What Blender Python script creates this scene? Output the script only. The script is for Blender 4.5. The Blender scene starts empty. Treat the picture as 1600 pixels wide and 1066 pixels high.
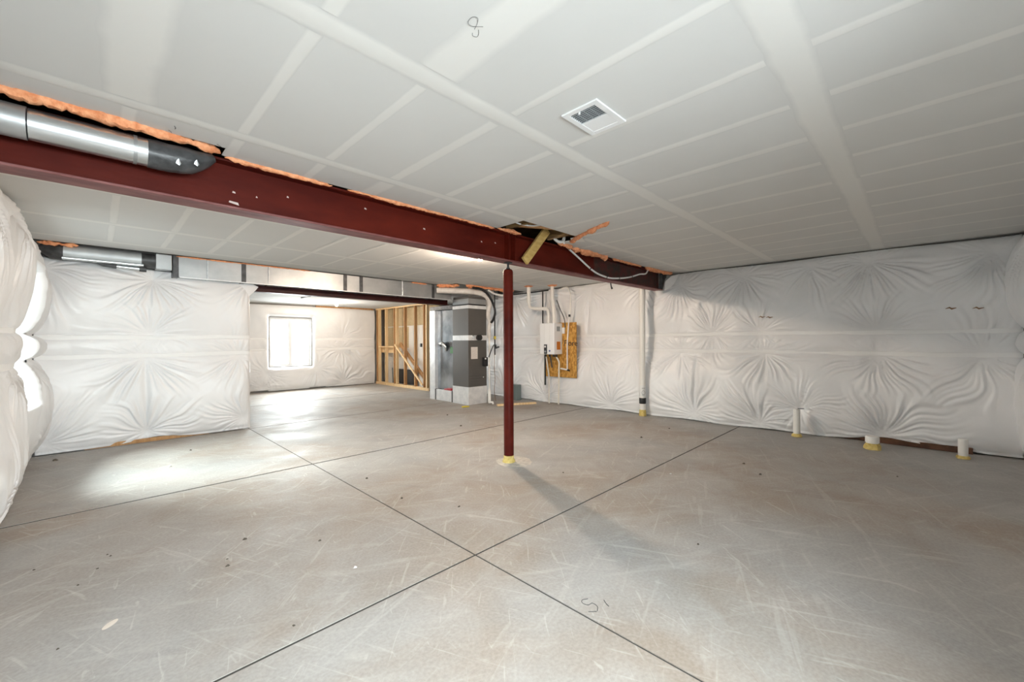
import bpy, math, random
import numpy as np
from mathutils import Vector, Matrix

SC = bpy.context.scene
COL = SC.collection
R = math.radians
random.seed(7)

# ------------------------------------------------------------------ camera
EYE = Vector((0.0, 0.0, 1.38))
yaw, pitch, roll = R(44.6686), R(-0.016), R(-0.254)
F0 = Vector((math.cos(yaw), math.sin(yaw), 0)); R0 = Vector((math.sin(yaw), -math.cos(yaw), 0)); U0 = Vector((0, 0, 1))
F1 = math.cos(pitch) * F0 + math.sin(pitch) * U0
U1 = math.cos(pitch) * U0 - math.sin(pitch) * F0
R2 = math.cos(roll) * R0 + math.sin(roll) * U1
U2 = math.cos(roll) * U1 - math.sin(roll) * R0
cam = bpy.data.cameras.new('camera'); cam.sensor_width = 36; cam.lens = 36 * 643.86 / 1600; cam.clip_start = 0.02
camo = bpy.data.objects.new('camera', cam); COL.objects.link(camo)
camo.matrix_world = Matrix(((R2.x, U2.x, -F1.x, EYE.x), (R2.y, U2.y, -F1.y, EYE.y), (R2.z, U2.z, -F1.z, EYE.z), (0, 0, 0, 1)))
SC.camera = camo

# ------------------------------------------------------------------ world, lights, exposure
w = bpy.data.worlds.new('sky'); SC.world = w; w.use_nodes = True
w.node_tree.nodes['Background'].inputs[0].default_value = (0.86, 0.93, 1.0, 1)
w.node_tree.nodes['Background'].inputs[1].default_value = 2.2
def window_light(name, loc, rot, sx, sy, power, col):
    l = bpy.data.lights.new(name, 'AREA'); l.shape = 'RECTANGLE'; l.size = sx; l.size_y = sy; l.energy = power; l.color = col
    o = bpy.data.objects.new(name, l); COL.objects.link(o); o.location = loc; o.rotation_euler = rot
    return o
window_light('daylight_far_window', (3.94, 13.45, 1.85), (R(-70), 0, 0), 1.7, 1.7, 520, (0.93, 0.97, 1.0))
window_light('daylight_left_window', (-1.9, 6.72, 2.38), Vector((2.3, -1.05, -2.38)).to_track_quat('-Z', 'Y').to_euler(), 1.2, 1.2, 640, (0.90, 0.99, 1.0))
window_light('daylight_added_window', (.55, -1.95, 2.05), (R(72), 0, 0), 2.4, 1.7, 660, (0.90, 0.955, 1.0))  # unseen window behind the camera, added for the cool foreground light
BULB_STRENGTH = 3600.0
SC.view_settings.view_transform = 'Standard'; SC.view_settings.look = 'None'
SC.view_settings.exposure = 0.22; SC.view_settings.gamma = 1.0
SC.view_settings.use_curve_mapping = False
SC.cycles.max_bounces = 14; SC.cycles.diffuse_bounces = 9; SC.cycles.glossy_bounces = 4; SC.cycles.transparent_max_bounces = 12
SC.cycles.sample_clamp_indirect = 6.0; SC.cycles.use_denoising = True
SC.cycles.caustics_reflective = False; SC.cycles.caustics_refractive = False

# ------------------------------------------------------------------ materials
def nt(name):
    m = bpy.data.materials.new(name); m.use_nodes = True
    t = m.node_tree; b = t.nodes['Principled BSDF']
    return m, t, b
def N(t, kind, **kw):
    n = t.nodes.new(kind)
    for k, v in kw.items(): setattr(n, k, v)
    return n
def rgb(c): return (c[0], c[1], c[2], 1)
def noise(t, scale, detail=4, rough=.55, vec=None, dist=0):
    n = N(t, 'ShaderNodeTexNoise'); n.inputs['Scale'].default_value = scale; n.inputs['Detail'].default_value = detail
    n.inputs['Roughness'].default_value = rough; n.inputs['Distortion'].default_value = dist
    if vec is not None: t.links.new(vec, n.inputs['Vector'])
    return n.outputs['Fac']
def ramp(t, fac, a, b, ca=(0, 0, 0), cb=(1, 1, 1)):
    n = N(t, 'ShaderNodeValToRGB'); n.color_ramp.elements[0].position = a; n.color_ramp.elements[1].position = b
    n.color_ramp.elements[0].color = rgb(ca); n.color_ramp.elements[1].color = rgb(cb); t.links.new(fac, n.inputs[0])
    return n.outputs[0]
def mix(t, fac, a, b, mode='MIX'):
    n = N(t, 'ShaderNodeMix', data_type='RGBA', blend_type=mode)
    for s, v in ((n.inputs[0], fac), (n.inputs[6], a), (n.inputs[7], b)):
        if hasattr(v, 'links') or hasattr(v, 'is_linked'): t.links.new(v, s)
        elif isinstance(v, (int, float)): s.default_value = v
        else: s.default_value = rgb(v)
    return n.outputs[2]
def pos(t, scale=(1, 1, 1), rot=0.0):
    g = N(t, 'ShaderNodeNewGeometry'); m = N(t, 'ShaderNodeMapping'); m.inputs['Scale'].default_value = scale
    m2 = N(t, 'ShaderNodeMapping'); m2.inputs['Rotation'].default_value = (0, 0, rot)
    t.links.new(g.outputs['Position'], m2.inputs['Vector']); t.links.new(m2.outputs[0], m.inputs['Vector'])
    return m.outputs[0]
def bump(t, b, h, strength, dist=.01):
    n = N(t, 'ShaderNodeBump'); n.inputs['Strength'].default_value = strength; n.inputs['Distance'].default_value = dist
    t.links.new(h, n.inputs['Height']); t.links.new(n.outputs[0], b.inputs['Normal'])
def mat(name, c, rough=.5, metal=0.0, c2=None, scale=8.0, stretch=(1, 1, 1), lo=.35, hi=.65, bmp=0.0, bscale=None, spec=.5, detail=4):
    m, t, b = nt(name)
    b.inputs['Roughness'].default_value = rough; b.inputs['Metallic'].default_value = metal; b.inputs['Specular IOR Level'].default_value = spec
    p = pos(t, stretch)
    if c2 is not None:
        t.links.new(ramp(t, noise(t, scale, detail, vec=p), lo, hi, c, c2), b.inputs['Base Color'])
    else: b.inputs['Base Color'].default_value = rgb(c)
    if bmp: bump(t, b, noise(t, bscale or scale, 5, vec=p), bmp)
    return m

def concrete_mat():
    m, t, b = nt('concrete')
    p = pos(t)
    base = ramp(t, noise(t, .50, 4, vec=p, dist=.5), .42, .58, (.298, .243, .195), (.312, .305, .295))
    base = mix(t, ramp(t, noise(t, 1.7, 6, .62, vec=p, dist=.6), .38, .80), base, (.41, .398, .38))
    fine = noise(t, 60, 3, vec=p)
    base = mix(t, .22, base, ramp(t, fine, .3, .7, (.20, .19, .175), (.50, .48, .455)))
    for i, (sc, rot, st, lo, hi, amt) in enumerate(((1.7, .55, (1, 7, 1), .57, .74, .20), (1.5, -.35, (1, 12, 1), .60, .70, .20),
                                                    (1.9, 1.15, (1, 14, 1), .625, .70, .26), (2.3, 2.3, (1, 13, 1), .635, .70, .27), (5.0, 1.7, (1, 5, 1), .66, .73, .30))):
        q = pos(t, st, rot)
        f = ramp(t, noise(t, sc, 4, .5, vec=q, dist=.9), lo, hi)
        mul = N(t, 'ShaderNodeMath', operation='MULTIPLY'); t.links.new(f, mul.inputs[0]); mul.inputs[1].default_value = amt
        base = mix(t, mul.outputs[0], base, (.60, .585, .555))
    q = pos(t, (1, 5, 1), .9)
    f = ramp(t, noise(t, 1.6, 5, .6, vec=q, dist=.4), .60, .74)
    mul = N(t, 'ShaderNodeMath', operation='MULTIPLY'); t.links.new(f, mul.inputs[0]); mul.inputs[1].default_value = .3
    base = mix(t, mul.outputs[0], base, (.24, .225, .205))
    t.links.new(base, b.inputs['Base Color'])
    t.links.new(ramp(t, noise(t, 1.8, 5, vec=p), .3, .7, (.48, .48, .48), (.68, .68, .68)), b.inputs['Roughness'])
    b.inputs['Specular IOR Level'].default_value = .32
    bump(t, b, noise(t, 26, 5, vec=p), .06, .01)
    return m
PAPER = (.62, .62, .605); MUD = (.725, .72, .695)
def compound_mat():
    m, t, b = nt('joint_compound'); b.inputs['Roughness'].default_value = .8
    a = N(t, 'ShaderNodeAttribute', attribute_name='core')
    add = N(t, 'ShaderNodeMath', operation='MULTIPLY_ADD'); t.links.new(noise(t, 9, 4, vec=pos(t)), add.inputs[0]); add.inputs[1].default_value = .5
    t.links.new(a.outputs['Fac'], add.inputs[2])
    t.links.new(ramp(t, add.outputs[0], .30, 1.05, PAPER, MUD), b.inputs['Base Color'])
    return m
def plastic_mat():
    m, t, b = nt('white_vinyl_facing')
    p = pos(t)
    t.links.new(ramp(t, noise(t, 1.3, 4, vec=p), .3, .7, (.74, .74, .745), (.82, .82, .825)), b.inputs['Base Color'])
    b.inputs['Roughness'].default_value = .36; b.inputs['Specular IOR Level'].default_value = .5
    bump(t, b, noise(t, 22, 4, vec=p, dist=.8), .10, .012)
    return m
def osb_mat():
    m, t, b = nt('strand_board'); b.inputs['Roughness'].default_value = .7
    v = N(t, 'ShaderNodeTexVoronoi'); v.inputs['Scale'].default_value = 34; t.links.new(pos(t, (1, 1, .55)), v.inputs['Vector'])
    sep = N(t, 'ShaderNodeSeparateColor'); t.links.new(v.outputs['Color'], sep.inputs[0])
    t.links.new(ramp(t, sep.outputs[0], .1, .9, (.34, .155, .022), (.62, .34, .075)), b.inputs['Base Color'])
    return m
def glass_mat():
    m, t, b = nt('window_glass'); t.nodes.remove(b)
    tr = N(t, 'ShaderNodeBsdfTransparent'); tr.inputs[0].default_value = (.97, .99, .98, 1)
    gl = N(t, 'ShaderNodeBsdfGlossy'); gl.inputs['Roughness'].default_value = .03
    mx = N(t, 'ShaderNodeMixShader'); mx.inputs[0].default_value = .06
    t.links.new(tr.outputs[0], mx.inputs[1]); t.links.new(gl.outputs[0], mx.inputs[2])
    t.links.new(mx.outputs[0], t.nodes['Material Output'].inputs['Surface'])
    return m
def glow_mat(name, c, s):
    m, t, b = nt(name); b.inputs['Base Color'].default_value = rgb(c)
    b.inputs['Emission Color'].default_value = rgb(c); b.inputs['Emission Strength'].default_value = s
    return m

M = dict(
    concrete=concrete_mat(), compound=compound_mat(), vinyl=plastic_mat(), osb=osb_mat(), glass=glass_mat(),
    paper=mat('drywall_paper', PAPER, .85, c2=(.645, .645, .63), scale=1.2),
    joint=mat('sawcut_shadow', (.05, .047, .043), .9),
    foundation=mat('foundation_concrete', (.22, .21, .20), .9, c2=(.30, .29, .275), scale=3),
    strip=mat('white_seam_tape', (.83, .83, .825), .5, spec=.3),
    red=mat('oxide_red_steel', (.062, .0060, .0032), .5, c2=(.112, .0125, .0060), scale=3.5, stretch=(.35, 1, 1), bmp=.12, bscale=40, spec=.12),
    rust=mat('rusted_red_steel', (.035, .018, .012), .65, c2=(.09, .013, .009), scale=9, lo=.4, hi=.62, bmp=.2, bscale=50),
    dust=mat('dusty_red_flange', (.13, .030, .027), .6, c2=(.23, .085, .08), scale=14, stretch=(.3, 1, 1)),
    darkred=mat('dark_red_steel', (.030, .005, .004), .5, c2=(.052, .009, .007), scale=5, spec=.25),
    paintspot=mat('pale_paint_spot', (.62, .50, .46), .6),
    galv=mat('galvanised_steel', (.60, .63, .65), .26, .92, c2=(.76, .79, .80), scale=5, stretch=(.25, 1, 3)),
    galvdull=mat('dull_galvanised_steel', (.36, .375, .38), .42, .75, c2=(.47, .48, .48), scale=3),
    galvsoft=mat('soft_galvanised_steel', (.50, .53, .55), .5, .55, c2=(.62, .65, .66), scale=4),
    mirror=mat('bright_sheet_steel', (.22, .24, .26), .22, .95, c2=(.50, .53, .56), scale=2.4),
    foil=mat('silver_foil_tape', (.72, .73, .74), .32, .35, c2=(.85, .85, .85), scale=9, bmp=.35, bscale=14),
    duct_tape=mat('black_duct_wrap', (.028, .029, .031), .38, c2=(.075, .077, .08), scale=12, bmp=.5, bscale=16),
    foam=mat('orange_spray_foam', (.70, .25, .105), .85, c2=(.88, .42, .22), scale=26, bmp=.8, bscale=60),
    yfoam=mat('yellow_foam_sealant', (.52, .38, .10), .9, c2=(.66, .52, .20), scale=30, bmp=.6, bscale=40),
    pvc=mat('white_pvc', (.78, .76, .72), .38), cream=mat('cream_pvc', (.70, .655, .58), .4),
    white=mat('white_enamel', (.82, .83, .84), .3), offw=mat('off_white_plastic', (.74, .74, .73), .45),
    black=mat('black_plastic', (.012, .012, .013), .45), darkgrey=mat('dark_grey_plastic', (.04, .042, .048), .4),
    cabinet=mat('taupe_grey_cabinet', (.082, .076, .070), .42, c2=(.094, .088, .081), scale=2),
    lumber=mat('pine_lumber', (.68, .46, .23), .65, c2=(.82, .62, .37), scale=7, stretch=(4, 4, .35)),
    lumberd=mat('brown_lumber', (.36, .18, .07), .7, c2=(.52, .30, .13), scale=7, stretch=(4, 4, .35)),
    oldwood=mat('dark_floor_joist', (.105, .058, .020), .8, c2=(.21, .125, .042), scale=10, stretch=(4, .5, 4)),
    brace=mat('golden_brace_board', (.47, .30, .085), .65, c2=(.60, .42, .15), scale=9, stretch=(1, 1, 3)),
    sill=mat('treated_sill', (.07, .032, .018), .85, c2=(.14, .065, .035), scale=8),
    beige=mat('beige_sheathing', (.50, .40, .235), .85, c2=(.60, .49, .31), scale=30),
    drywall=mat('white_drywall', (.72, .70, .66), .85), subfloor=mat('subfloor', (.10, .065, .03), .9, c2=(.16, .10, .05), scale=9),
    grout=mat('pale_grout', (.40, .37, .33), .9, c2=(.54, .50, .44), scale=20, bmp=.4, bscale=30),
    bulb=glow_mat('lit_bulb', (1.0, .80, .63), BULB_STRENGTH), bulb_far=glow_mat('lit_bulb_far', (1.0, .84, .68), BULB_STRENGTH * .45), pencil=mat('pencil_mark', (.06, .06, .065), .8), scuff=mat('pale_plaster_spot', (.66, .60, .53), .8),
    paperlabel=mat('paper_label', (.72, .68, .64), .7, c2=(.62, .56, .52), scale=40),
    orange=mat('orange_warning_label', (.62, .21, .02), .6, c2=(.45, .13, .015), scale=60), green=mat('green_tag', (.03, .17, .03), .5),
    redp=mat('red_plastic', (.42, .03, .04), .4), yellow=mat('yellow_plastic', (.62, .48, .05), .5), bluebtn=mat('blue_badge', (.05, .10, .28), .4),
    greybin=mat('blue_grey_bin', (.16, .20, .20), .5), rustmark=mat('rust_mark', (.22, .12, .06), .8), rock=mat('dark_chip', (.085, .07, .055), .9), pale_rock=mat('pale_chip', (.62, .60, .57), .9),
    slat=mat('grey_louver', (.33, .36, .38), .5), cavity=mat('dark_cavity', (.03, .034, .038), .8), lampbase=mat('white_porcelain', (.85, .84, .82), .25),
    copper=mat('tan_pex_tube', (.62, .43, .27), .45), wrap=mat('white_pipe_wrap', (.62, .585, .55), .5, c2=(.72, .69, .65), scale=12, bmp=.6, bscale=14),
)

# ------------------------------------------------------------------ mesh helpers
class MB:
    def __init__(s): s.v = []; s.f = []; s.smooth = False; s.attr = None
    def add(s, vs, fs):
        o = len(s.v); s.v += [tuple(x) for x in vs]; s.f += [tuple(i + o for i in f) for f in fs]; return s
    def box(s, a, b):
        x0, y0, z0 = a; x1, y1, z1 = b
        return s.add([(x0, y0, z0), (x1, y0, z0), (x1, y1, z0), (x0, y1, z0), (x0, y0, z1), (x1, y0, z1), (x1, y1, z1), (x0, y1, z1)],
                     [(0, 3, 2, 1), (4, 5, 6, 7), (0, 1, 5, 4), (1, 2, 6, 5), (2, 3, 7, 6), (3, 0, 4, 7)])
    def bar(s, p, q, wd, th, up=(0, 0, 1)):
        """a plank from p to q, wd across, th along `up`-ish"""
        p = Vector(p); q = Vector(q); d = (q - p).normalized(); up = Vector(up); a = d.cross(up).normalized(); c = a.cross(d).normalized()
        vs = []
        for e in (p, q):
            for i, j in ((-1, -1), (1, -1), (1, 1), (-1, 1)): vs.append(e + a * (i * wd / 2) + c * (j * th / 2))
        return s.add(vs, [(3, 2, 1, 0), (4, 5, 6, 7), (0, 1, 5, 4), (1, 2, 6, 5), (2, 3, 7, 6), (3, 0, 4, 7)])
    def tube(s, path, r, n=12, jit=0.0, rnd=None, cap=True):
        s.smooth = True
        P = [Vector(p) for p in path]; rs = r if isinstance(r, (list, tuple)) else [r] * len(P)
        d0 = (P[1] - P[0]).normalized(); ref = Vector((0, 0, 1)) if abs(d0.z) < .9 else Vector((1, 0, 0))
        a = d0.cross(ref).normalized(); vs = []; fs = []
        for i, p in enumerate(P):
            d = (P[min(i + 1, len(P) - 1)] - P[max(i - 1, 0)]).normalized()
            a = (a - d * a.dot(d)).normalized(); b = d.cross(a)
            for k in range(n):
                t = 2 * math.pi * k / n; rr = rs[i] * (1 + (rnd.uniform(-jit, jit) if jit else 0))
                vs.append(p + (a * math.cos(t) + b * math.sin(t)) * rr)
        for i in range(len(P) - 1):
            for k in range(n):
                fs.append((i * n + k, i * n + (k + 1) % n, (i + 1) * n + (k + 1) % n, (i + 1) * n + k))
        if cap: fs += [tuple(range(n - 1, -1, -1)), tuple(range((len(P) - 1) * n, len(P) * n))]
        return s.add(vs, fs)
    def lathe(s, prof, c, n=20):
        """profile [(r,z)] about vertical axis at c=(x,y)"""
        s.smooth = True; vs = []; fs = []
        for r, z in prof:
            for k in range(n):
                t = 2 * math.pi * k / n; vs.append((c[0] + r * math.cos(t), c[1] + r * math.sin(t), z))
        for i in range(len(prof) - 1):
            for k in range(n): fs.append((i * n + k, i * n + (k + 1) % n, (i + 1) * n + (k + 1) % n, (i + 1) * n + k))
        fs += [tuple(range(n - 1, -1, -1)), tuple(range((len(prof) - 1) * n, len(prof) * n))]
        return s.add(vs, fs)
def curve_pts(pts, k=8):
    """Catmull-Rom through points"""
    P = [Vector(p) for p in pts]; P = [P[0] * 2 - P[1]] + P + [P[-1] * 2 - P[-2]]; out = []
    for i in range(1, len(P) - 2):
        for j in range(k):
            t = j / k; a, b, c, d = P[i - 1], P[i], P[i + 1], P[i + 2]
            out.append(.5 * ((2 * b) + (c - a) * t + (2 * a - 5 * b + 4 * c - d) * t * t + (3 * b - a - 3 * c + d) * t ** 3))
    return out + [P[-2]]

ORG = {}
def obj(name, mb, m, parent=None, origin=None, bevel=0.0):
    V = np.array(mb.v, float)
    if parent is not None: org = ORG[parent.name]
    elif origin is not None: org = Vector(origin)
    else: org = Vector(((V[:, 0].min() + V[:, 0].max()) / 2, (V[:, 1].min() + V[:, 1].max()) / 2, V[:, 2].min()))
    V = V - np.array(org)
    me = bpy.data.meshes.new(name); me.from_pydata(V.tolist(), [], mb.f); me.materials.append(M[m] if isinstance(m, str) else m)
    if mb.smooth:
        me.shade_smooth(); me.set_sharp_from_angle(angle=R(42))
    if mb.attr is not None:
        at = me.attributes.new('core', 'FLOAT', 'POINT'); at.data.foreach_set('value', mb.attr)
    me.update()
    o = bpy.data.objects.new(name, me); COL.objects.link(o)
    if parent is not None: o.parent = parent
    else: o.location = org
    ORG[o.name] = org
    if bevel:
        b = o.modifiers.new('bevel', 'BEVEL'); b.width = bevel; b.segments = 2; b.limit_method = 'ANGLE'; b.angle_limit = R(40)
    return o
def tag(o, label, cat, group=None):
    o['label'] = label; o['category'] = cat
    if group: o['group'] = group
    return o
def thing(name, loc, label, cat, group=None):
    o = bpy.data.objects.new(name, None); o.empty_display_size = .1; COL.objects.link(o); o.location = loc; ORG[o.name] = Vector(loc)
    return tag(o, label, cat, group)
def struct(o): o['kind'] = 'structure'; return o
def text_mesh(s, size, depth=.001):
    c = bpy.data.curves.new('t', 'FONT'); c.body = s; c.size = size; c.extrude = depth; c.align_x = 'LEFT'
    to = bpy.data.objects.new('t', c); COL.objects.link(to); bpy.context.view_layer.update()
    me = to.evaluated_get(bpy.context.evaluated_depsgraph_get()).to_mesh()
    vs = [tuple(v.co) for v in me.vertices]; fs = [tuple(p.vertices) for p in me.polygons]
    bpy.data.objects.remove(to); bpy.data.curves.remove(c)
    return vs, fs

H = 2.60
# ------------------------------------------------------------------ floor: slabs between saw cuts
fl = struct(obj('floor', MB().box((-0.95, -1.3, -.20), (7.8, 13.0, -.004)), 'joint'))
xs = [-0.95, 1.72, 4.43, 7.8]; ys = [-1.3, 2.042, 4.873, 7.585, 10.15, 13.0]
for i in range(3):
    for j in range(5):
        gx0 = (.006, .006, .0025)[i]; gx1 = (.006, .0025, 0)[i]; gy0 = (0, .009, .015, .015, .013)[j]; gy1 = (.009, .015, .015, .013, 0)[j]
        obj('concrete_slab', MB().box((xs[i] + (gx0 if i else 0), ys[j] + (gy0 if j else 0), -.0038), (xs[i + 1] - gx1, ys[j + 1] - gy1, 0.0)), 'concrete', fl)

# ------------------------------------------------------------------ foundation walls
def wall_hole(axis, at0, at1, u0, u1, z1, hole):
    """wall box along u with a rectangular opening (a, b, za, zb)"""
    m = MB(); a, b, za, zb = hole
    for (p, q, r, s) in ((u0, a, 0, z1), (b, u1, 0, z1), (a, b, 0, za), (a, b, zb, z1)):
        if axis == 'y': m.box((p, at0, r), (q, at1, s))
        else: m.box((at0, p, r), (at1, q, s))
    return m
W1 = (5.62, 6.74, .76, 2.12); W2 = (3.39, 4.49, .69, 2.07); W3 = (-.40, 1.50, .85, 2.15)
struct(obj('wall_right', MB().box((7.53, -1.3, 0), (7.75, 13.0, 2.85)), 'foundation'))
struct(obj('wall_left', wall_hole('x', -.90, -.66, -1.3, 8.0, 2.85, W1), 'foundation'))
struct(obj('wall_back', wall_hole('y', -1.20, -.98, -.66, 7.53, 2.85, W3), 'foundation'))
struct(obj('wall_near_left', MB().box((-.66, 7.68, 0), (1.66, 8.0, 2.85)), 'foundation'))
struct(obj('wall_far_left', MB().box((1.40, 8.0, 0), (1.66, 12.78, 2.85)), 'foundation'))
struct(obj('wall_far', wall_hole('y', 12.78, 13.0, 1.40, 7.53, 2.85, W2), 'foundation'))
# treated sill boards that show where the blankets lift
s = struct(obj('trim_1', MB().box((7.33, -.45, .003), (7.52, .85, .075)), 'sill'))
s = struct(obj('trim_2', MB().box((-.1, 7.612, .003), (1.2, 7.67, .055)), 'lumberd'))

def window(name, axis, at, hole, inward):
    a, b, za, zb = hole; root = bpy.data.objects.new(name, None); COL.objects.link(root); root['kind'] = 'structure'
    c = (a + b) / 2
    ORG[root.name] = Vector((c, at, za)) if axis == 'y' else Vector((at, c, za)); root.location = ORG[root.name]
    def bx(p, q, r, s_, d0, d1):
        m = MB()
        return m.box((p, at + d0, r), (q, at + d1, s_)) if axis == 'y' else m.box((at + d0, p, r), (at + d1, q, s_))
    fw = .045
    for (p, q, r, s_) in ((a, b, za, za + fw), (a, b, zb - fw, zb), (a, a + fw, za + fw, zb - fw), (b - fw, b, za + fw, zb - fw)):
        obj('window_frame', bx(p, q, r, s_, -.04, .04), 'white', root)
    obj('mullion', bx(c - .028, c + .028, za + fw, zb - fw, -.035, .035), 'white', root)
    for (p, q) in ((a + fw, c - .028), (c + .028, b - fw)):
        for (e, f_, g, h_) in ((p, p + .02, za + fw, zb - fw), (q - .02, q, za + fw, zb - fw), (p + .02, q - .02, za + fw, za + fw + .02), (p + .02, q - .02, zb - fw - .02, zb - fw)):
            obj('sash', bx(e, f_, g, h_, -.02, .02), 'offw', root)
        obj('pane', bx(p + .02, q - .02, za + fw + .02, zb - fw - .02, -.003, .003), 'glass', root)
    return root
window('window_1', 'x', -.84, W1, 1); window('window_2', 'y', 12.90, W2, -1); window('window_3_unseen', 'y', -1.10, W3, 1)  # the third window is unseen, put in to carry the foreground daylight

# ------------------------------------------------------------------ ceiling: joists, drywall sheets, mudded joints
ce = struct(obj('ceiling', MB().box((-.90, -1.2, 2.85), (7.75, 13.0, 2.95)), 'subfloor'))
def sheet(x0, x1, y0, y1, z=H):
    obj('drywall_sheet', MB().box((x0 + .0008, y0 + .0008, z), (x1 - .0008, y1 - .0008, z + .013)), 'paper', ce)
rows = [(-.98, .385, [2.1, 5.7]), (.385, 1.62, [1.104, 4.75]), (1.62, 2.855, [.13, 3.78])]
for y0, y1, cuts in rows:
    e = [-.66] + cuts + [7.53]
    for a, b in zip(e, e[1:]): sheet(a, b, y0, y1)
sheet(-.66, .60, 2.855, 3.10); sheet(.60, 1.66, 2.855, 3.24); sheet(1.66, 3.06, 2.855, 3.24); sheet(4.10, 7.53, 2.855, 3.235)
for y0, y1, cuts in [(3.425, 4.66, [1.6, 5.2]), (4.66, 5.895, [2.6, 6.3]), (5.895, 6.95, [.6, 4.2]),]:
    e = [-.66] + cuts + [7.53]
    for a, b in zip(e, e[1:]): sheet(a, b, y0, y1)
sheet(-.66, 2.6, 6.95, 7.37); sheet(2.6, 5.35, 6.95, 7.37)
for a, b in ((1.40, 4.6), (4.6, 7.53)):
    for y0, y1 in ((7.98, 9.2), (9.2, 10.43), (10.43, 11.66), (11.66, 12.78)): sheet(a, b, y0, y1, 2.45)
obj('bulkhead', MB().box((1.40, 7.955, 2.45), (7.53, 7.975, 2.85)), 'paper', ce)
rs = random.Random(3)
def mud(name, p, q, width, z=H, rag=.12, step=.09):
    """feathered strip of joint compound from p to q on the underside of the ceiling"""
    p = Vector((p[0], p[1], 0)); q = Vector((q[0], q[1], 0)); d = (q - p); L = d.length; d.normalize(); n = Vector((-d.y, d.x, 0))
    k = max(2, int(L / step)); m = MB(); vs = []; at = []; off = [rs.uniform(-1, 1) for _ in range(6)]
    for i in range(k + 1):
        c = p + d * (L * i / k); sl = i / k * L
        wob = lambda ph: 1 + rag * (.6 * math.sin(sl * 2.1 + ph * 7) + .5 * math.sin(sl * 5.7 + ph * 3) + .5 * rs.uniform(-1, 1))
        a = width / 2 * wob(off[0]); b = width / 2 * wob(off[1])
        for t, dz, v in ((-a, .0004, 0), (-a * .62, .0016, .75), (0, .0022, 1), (b * .62, .0016, .75), (b, .0004, 0)):
            w_ = c + n * t; vs.append((w_.x, w_.y, z - dz)); at.append(v)
    fs = [(i * 5 + j, i * 5 + j + 1, i * 5 + 6 + j, i * 5 + 5 + j) for i in range(k) for j in range(4)]
    m.add(vs, fs); m.attr = at; m.smooth = True
    return obj(name, m, 'compound', ce)
for y, wd, x0 in ((.392, .165, -.6), (1.62, .125, -.6), (2.855, .10, -.6)):
    if y > 2: mud('taped_joint', (x0, y), (3.04, y), wd); mud('taped_joint', (4.12, y), (7.5, y), wd)
    else: mud('taped_joint', (x0, y), (7.5, y), wd)
SX = [.13 + .487 * k for k in range(16)]
for x in SX:
    for (a, b, e) in ((-.9, .31, 0), (.48, 1.55, 1), (1.69, 2.80, 2)):
        butt = (e == 1 and abs(x - 1.104) < .05) or (e == 2 and abs(x - .13) < .05)
        wd = .21 if butt else rs.uniform(.060, .085)
        mud('mudded_screw_row', (x + rs.uniform(-.015, .015), a), (x + rs.uniform(-.015, .015), b), wd)
    if not 3.0 < x < 4.15:
        e = 3.09 if x < .6 else 3.23
        mud('mudded_screw_row', (x, 2.91), (x, e), .15 if abs(x - 1.59) < .05 else .07)
for y in (4.66, 5.895): mud('taped_joint', (-.6, y), (7.5, y), .11)
mud('taped_joint', (-.6, 6.95), (5.3, 6.95), .10)
for x in SX:
    for a, b in ((3.44, 4.60), (4.72, 5.83), (5.96, 6.90)): mud('mudded_screw_row', (x, a), (x, b), rs.uniform(.055, .075))
for y in (9.2, 10.43, 11.66): mud('taped_joint', (1.7, y), (7.4, y), .10, 2.45)
for x in (2.9, 3.97, 2.97): pass
for x in (3.22, 3.93, .13, -.36):                                   # floor joists seen in the open pockets
    obj('floor_joist', MB().box((x - .02, 2.3, H + .02), (x + .02, 3.25, 2.85)), 'oldwood', ce)
obj('blocking', MB().bar((3.24, 3.14, 2.66), (3.91, 2.86, 2.68), .09, .038), 'lumberd', ce)
obj('blocking', MB().box((3.24, 2.80, 2.63), (3.91, 2.84, 2.83)), 'oldwood', ce)

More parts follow.
